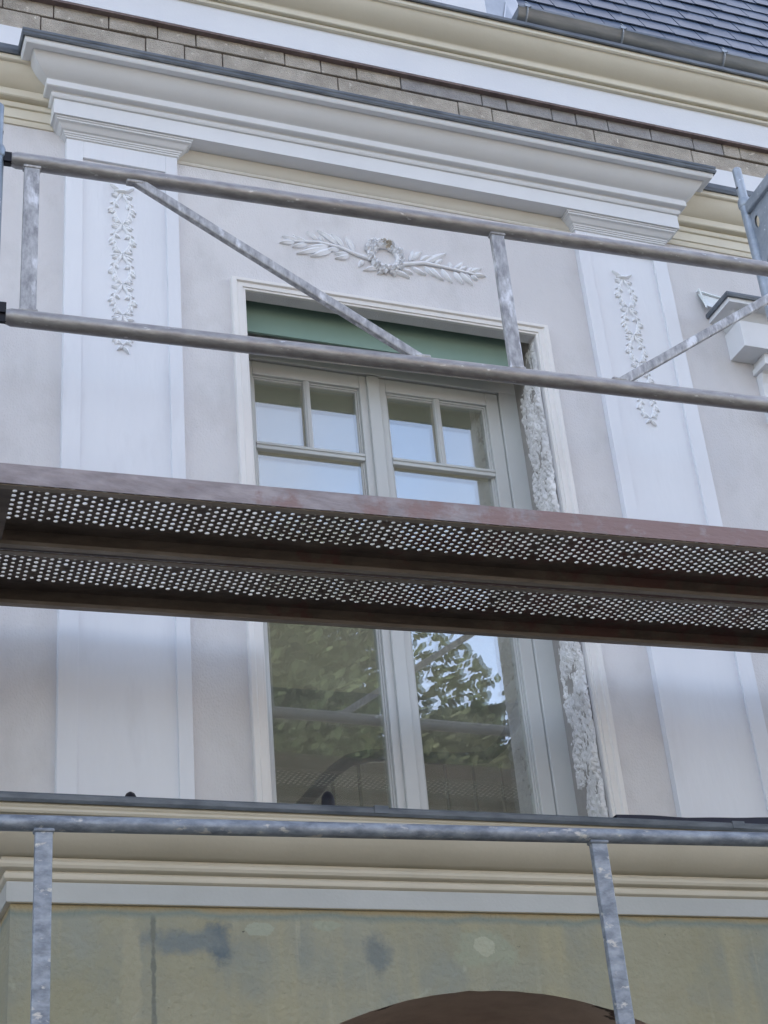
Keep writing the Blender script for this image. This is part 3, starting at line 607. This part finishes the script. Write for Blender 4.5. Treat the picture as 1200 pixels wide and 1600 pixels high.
# ------------------------------------------------------------------ scaffold (turned 2.5 degrees to the wall)
SO = Vector((.452, 3.708, 0)); ca, sa_ = math.cos(R(2.5)), math.sin(R(2.5))
def S(u, v, z): return (SO.x+u*ca+v*sa_, SO.y-u*sa_+v*ca, z)
BAY, DEP, DZ = 3.07, .66, 2.296
UPV = (sa_, ca, 0)
def frame(u, z, lab, m, base=False, H=2.0):
    t = thing('scaffold_upright', lab, 'scaffold frame', S(u, 0, z if not base else GND), 'upright end frames of the scaffold')
    for v in (0, DEP):
        b = MB(); zl = GND+.03 if base else z+.012
        b.tube([S(u, v, zl), S(u, v, z+H-.015)], .0242, 20)
        b.tube([S(u, v, z+H-.045), S(u, v, z+H-.038), S(u, v, z+H-.01), S(u, v, z+H)], .027, 20, rs=[.0246, .0285, .0285, .0246])
        b.tube([S(u, v, z+H-.02), S(u, v, z+H+.16), S(u, v, z+H+.168)], .019, 18, rs=[.019, .019, .013])
        b.build('standard', m, t, smooth=True)
        b = MB()   # spigot holes and weld collar
        b.tube([S(u+.0195, v, z+H+.06), S(u-.0195, v, z+H+.06)], .006, 10); b.build('spigot_hole', M['black'], t)
        if base:
            b = MB(); c_ = S(u, v, GND); b.box(c_[0]-.075, c_[0]+.075, c_[1]-.075, c_[1]+.075, GND+.002, GND+.010); b.build('base_plate', M['tubelow'], t)
    if H > 1.5: b = MB(); b.bar(S(u, .024, z+1.93), S(u, DEP-.024, z+1.93), .048, .05, up=(0, 0, 1)); b.build('transom', m, t, bevel=.008, seg=3)
    for s_, v in (((1, 0), (-1, DEP)) if H > 1.5 else ()):
        b = MB(); pr = [(.02, 1.905), (.02, 1.62), (.045, 1.62), (.075, 1.66), (.10, 1.72), (.16, 1.80), (.24, 1.87), (.26, 1.905)]
        hole = [(.055+.016*math.cos(2*math.pi*k/12), 1.84+.03*math.sin(2*math.pi*k/12)) for k in range(12)]
        # gusset plate as outline ring around an oval hole, so that the wall shows through
        bmg = bmesh.new(); vo = [bmg.verts.new((a, 0, c)) for a, c in pr]; vi = [bmg.verts.new((a, 0, c)) for a, c in hole]
        ed = [bmg.edges.new((vo[k], vo[(k+1) % len(vo)])) for k in range(len(vo))]+[bmg.edges.new((vi[k], vi[(k+1) % 12])) for k in range(12)]
        bmesh.ops.triangle_fill(bmg, edges=ed, use_beauty=True)
        bmg.verts.index_update(); mbg = MB(); vv = [vt.co.copy() for vt in bmg.verts]; fs = [[q_.index for q_ in f_.verts] for f_ in bmg.faces]; bmg.free()
        for du in (-.004, .004): mbg.add([S(u+du, v+s_*c.x, z+c.z) for c in vv], fs)
        mbg.build('gusset', m, t)
    b = MB(); b.tube([S(u, .02, z+.55), S(u, DEP-.02, z+.55)], .015, 12); b.build('cross_tube', m, t, smooth=True)
    # wedge pockets for the guard rails
    for k, h_ in enumerate((.5, 1.05)):
        b = MB(); sg = 1 if u < 1 else -1
        b.bar(S(u+sg*.022, 0, z+h_), S(u+sg*.046, 0, z+h_), .026, .034); b.build('wedge_pocket', M['black'], t)
    return t
frame(0, DZ, 'blue grey scaffold upright cut by the left edge of the photo', M['std'], H=1.09)
frame(BAY, DZ, 'grey scaffold end frame with gusset plate and slanting transom at upper right', M['stdr'])
frame(0, DZ-2.02, 'lower scaffold end frame standing on the ground at the left of the bay', M['std'], True)
frame(BAY, DZ-2.02, 'lower scaffold end frame standing on the ground at the right of the bay', M['stdr'], True)

# steel planks with real perforation
PW = .345; PL0, PL1 = .035, BAY-.035
def plank_meshes():
    # local: x along, y across, z up, origin at front lower-left corner of the sheet (z = deck top)
    top = MB(); cp_, rp_ = .0216, .0245; rh = .0073; y0, y1 = .030, PW-.030
    nrow = int((y1-y0)/rp_); L_ = PL1-PL0; ncol = int((L_-.06)/cp_); xs = (L_-ncol*cp_)/2
    rg = random.Random(2)
    for c in range(ncol):
        xa, xb = xs+c*cp_, xs+(c+1)*cp_; xm = (xa+xb)/2; yo = rp_/2 if c % 2 else 0
        ya = y0+yo*.999
        top.add([(xa, 0, 0), (xb, 0, 0), (xb, ya, 0), (xa, ya, 0)], [(0, 1, 2, 3)])
        for r in range(nrow-1):
            a, b = ya+r*rp_, ya+(r+1)*rp_; ym = (a+b)/2
            if rg.random() < .02: top.add([(xa, a, 0), (xb, a, 0), (xb, b, 0), (xa, b, 0)], [(0, 1, 2, 3)]); continue
            k_ = rg.uniform(.80, 1.04)*(.72 if rg.random() < .06 else 1)
            O = [(xa, a), (xm, a), (xb, a), (xb, ym), (xb, b), (xm, b), (xa, b), (xa, ym)]
            I = [(xm+rh*k_*math.cos(R(225+45*q)), ym+rh*k_*math.sin(R(225+45*q))) for q in range(8)]
            top.add([(x, y, 0) for x, y in O]+[(x, y, 0) for x, y in I], [(q, (q+1) % 8, 8+(q+1) % 8, 8+q) for q in range(8)])
        ye = ya+(nrow-1)*rp_
        top.add([(xa, ye, 0), (xb, ye, 0), (xb, PW, 0), (xa, PW, 0)], [(0, 1, 2, 3)])
    top.add([(0, 0, 0), (xs, 0, 0), (xs, PW, 0), (0, PW, 0)], [(0, 1, 2, 3)]); top.add([(L_-xs, 0, 0), (L_, 0, 0), (L_, PW, 0), (L_-xs, PW, 0)], [(0, 1, 2, 3)])
    sides = MB()
    for ya, yb in ((-.0032, -.0002), (PW+.0002, PW+.0032)): sides.box(0, L_, ya, yb, -.056, .0045)
    lips = MB()
    lips.box(0, L_, .0032, .024, -.058, -.0545); lips.box(0, L_, PW-.024, PW-.0032, -.058, -.0545)
    lips.box(0, L_, .021, .024, -.0543, -.046); lips.box(0, L_, PW-.024, PW-.021, -.0543, -.046)
    caps = []
    for xa in (0, L_-.05): c_ = MB(); c_.box(xa, xa+.05, .026, PW-.026, -.05, -.0025); caps.append(c_)
    return top, sides, lips, caps
tops, sides, lips, caps = plank_meshes()
def plank(v, z, lab, first=None):
    loc = S(PL0, v, z); t = thing('scaffold_plank', lab, 'scaffold plank', loc, 'perforated steel scaffold planks'); t.rotation_euler = (0, 0, -R(2.5))
    if first:
        for ch in first.children: c = ch.copy(); COL.objects.link(c); c.parent = t
        return t
    def mk(mb, name, m):
        mb.v = [tuple(Vector(p)) for p in mb.v]; me = bpy.data.meshes.new(name); me.from_pydata(mb.v, [], mb.f)
        bm = bmesh.new(); bm.from_mesh(me); bmesh.ops.recalc_face_normals(bm, faces=bm.faces); bm.to_mesh(me); bm.free()
        me.materials.append(m); o = bpy.data.objects.new(name, me); COL.objects.link(o); o.parent = t; return o
    tp = mk(tops, 'perforated_sheet', M['plankin']); sd = tp.modifiers.new('thickness', 'SOLIDIFY'); sd.thickness = .004; sd.offset = 1; sd.material_offset_rim = 1; tp.data.materials.append(M['rim'])
    si = mk(sides, 'side_flange', M['plank']); li = mk(lips, 'bottom_lip', M['lip']); [mk(c_, 'end_cap', M['plankin']) for c_ in caps]
    si.data.materials.append(M['plankin'])
    for p in si.data.polygons:
        c = p.center
        if c.y > 0 or p.normal.y > .5: p.material_index = 1
    return t
p1 = plank(-.004, DZ-.008, 'front perforated steel plank with reddish worn outer edge')
p2 = plank(.356, DZ-.008, 'rear perforated steel plank on the side of the wall', p1)
for k, wd in ((-1, 'left'), (1, 'right')):
    for v, fr in ((-.004, 'front'), (.356, 'rear')):
        t = plank(v, DZ-.008, '%s perforated plank of the next bay to the %s, outside the photo' % (fr, wd), p1)
        t.location = Vector(S(PL0+k*BAY, v, DZ-.008+Z0))
def guard(zr, zl, rad, m, mp_, lab, diag, posts, radl=None):
    t = thing('guard_rail', lab, 'guard rail', S(BAY/2, 0, zl), 'scaffold guard rails')
    for z in (zr, zl):
        b = MB(); rr_ = random.Random(int(z*100)); n_ = 60; pts = []; rs = []
        b.tube([S(.045, -.0, z), S(.06, 0, z), S(BAY-.06, 0, z), S(BAY-.045, 0, z)], rad, 20, rs=[rad*.8, rad, rad, rad*.8]); b.build('rail', m, t, smooth=True)
        for ua, ub in ((.020, .05), (BAY-.05, BAY-.020)): b = MB(); b.bar(S(ua, 0, z), S(ub, 0, z), .012, rad*1.6); b.build('rail_hook', M['black'], t)
    for u, wd in posts:
        b = MB(); b.bar(S(u, 0, zl+rad*.7), S(u, 0, zr-rad*.8), .022, wd, up=(1, 0, 0)) if False else b.bar(S(u, 0, zl+rad*.8), S(u, 0, zr-rad*.8), wd, .022, up=(sa_, ca, 0)); b.build('post', mp_, t, bevel=.003)
        for zz in (zl+rad*.98, zr-rad*.98): w_ = MB(); w_.bar(S(u, 0, zz-.005), S(u, 0, zz+.005), wd+.008, .030, up=(sa_, ca, 0)); w_.build('weld', mp_, t, bevel=.004)
    for (ua, ub) in diag:
        b = MB(); b.bar(S(ua, -.002, zr-rad*.6), S(ub, -.002, zl+rad*.6), .030, .022, up=(sa_, ca, 0)); b.build('brace', mp_, t, bevel=.004)
        for ue, ze, sg in ((ua, zr-rad, 1), (ub, zl+rad, -1)): w_ = MB(); w_.bar(S(ue-.026, -.003, ze), S(ue+.026, -.003, ze-sg*.0), .012, .026, up=(sa_, ca, 0)); w_.build('weld', mp_, t, bevel=.005)
    return t
guard(3.346, 2.772, .0255, M['tube'], M['flat'], 'grey double guard rail with slanting braces crossing the upper window', ((.41, 1.275), (BAY-.335, BAY-1.14)), ((.106, .045), (1.585, .044), (BAY-.08, .045)))
guard(1.312, .74, .0195, M['tubelow'], M['tubelow'], 'spattered blue grey guard rail of the level below, in front of the lower cornice', (), ((.178, .041), (1.612, .044), (BAY-.10, .045)))

# ------------------------------------------------------------------ trees and a house on the other side (they show in the panes, bar the added far-left tree)
def tree(x, y, h_, rad, lab, mleaf, seed, nl=9000, squash=.8):
    t = thing('street_tree', lab, 'tree', (x, y, GND), 'trees opposite the house'); q = random.Random(seed)
    tr = MB(); tr.tube([(x, y, GND), (x+.05, y, GND+h_*.25), (x-.05, y+.1, GND+h_*.5), (x, y, GND+h_*.8)], .2, 12, rs=[.26, .2, .15, .05])
    cz = GND+h_-rad*squash; clumps = []
    for k in range(26):
        a = q.uniform(0, 6.28); e = q.uniform(-.5, 1.3); rr_ = rad*q.uniform(.45, .95); c = Vector((x+rr_*math.cos(a)*math.cos(e), y+rr_*math.sin(a)*math.cos(e), cz+rr_*squash*math.sin(e)))
        clumps.append((c, rad*q.uniform(.18, .34))); tr.tube([(x, y, GND+h_*q.uniform(.3, .55)), ((x+c.x)/2, (y+c.y)/2, c.z*.6+(GND+h_*.45)*.4), tuple(c)], .05, 7, rs=[.08, .05, .015])
    tr.build('trunk', M['bark'], t, smooth=True)
    lf_ = MB()
    for k in range(nl):
        c, cr_ = clumps[k % len(clumps)]; d = Vector((q.gauss(0, 1), q.gauss(0, 1), q.gauss(0, 1))).normalized()*cr_*q.uniform(.3, 1)**.5; p = c+d
        s_ = q.uniform(.045, .10); a = Vector((q.gauss(0, 1), q.gauss(0, 1), q.gauss(0, 1))).normalized(); b = a.orthogonal().normalized(); n_ = a.cross(b)
        lf_.add([p-a*s_, p-a*s_*.3+b*s_*.55, p+a*s_*.5+b*s_*.5, p+a*s_*1.2, p+a*s_*.4-b*s_*.5, p-a*s_*.4-b*s_*.6], [(0, 1, 2, 3, 4, 5)])
    lf_.build('crown', mleaf, t); return t
tree(4.6, -9.5, 13.2, 4.0, 'tall broad tree reflected in the left window sash', M['leaf'], 4, 32000)
tree(10.0, -9.0, 10.7, 2.7, 'lower tree with ragged top reflected in the right window sash', M['leaf2'], 9, 13000)
tree(-4.2, -9.5, 11.4, 3.6, 'tree opposite, left of the tall one', M['leaf2'], 14, 8000)
tree(-12.0, -9.0, 11.5, 4.2, 'added unseen tree opposite, farthest to the left', M['leaf'], 23, 6000)  # added out of view to block low sky light from the facade
tree(16.0, -10.5, 9.6, 3.4, 'tree opposite, far to the right', M['leaf'], 17, 7000)
oh = thing('opposite_house', 'cream rendered house across the street behind the trees', 'house', (5, -20, GND))
b = MB(); b.box(-4, 14, -28, -20, GND, 4.2); b.build('wall', M['house'], oh)
b = MB(); b.add([(-4.5, -19.6, 4.2), (14.5, -19.6, 4.2), (14.5, -24, 7.0), (-4.5, -24, 7.0), (-4.5, -28.4, 4.2), (14.5, -28.4, 4.2)], [(0, 1, 2, 3), (3, 2, 5, 4), (0, 3, 4), (1, 5, 2), (0, 4, 5, 1)]); b.build('roof', M['tile'], oh)
for fx in (-2, 1, 4, 7, 10, 12.5):
    for fz in (-.6, 2.0):
        b = MB(); b.box(fx-.5, fx+.5, -20.02, -19.98, fz, fz+1.5); b.build('window', M['darkglass'], oh)
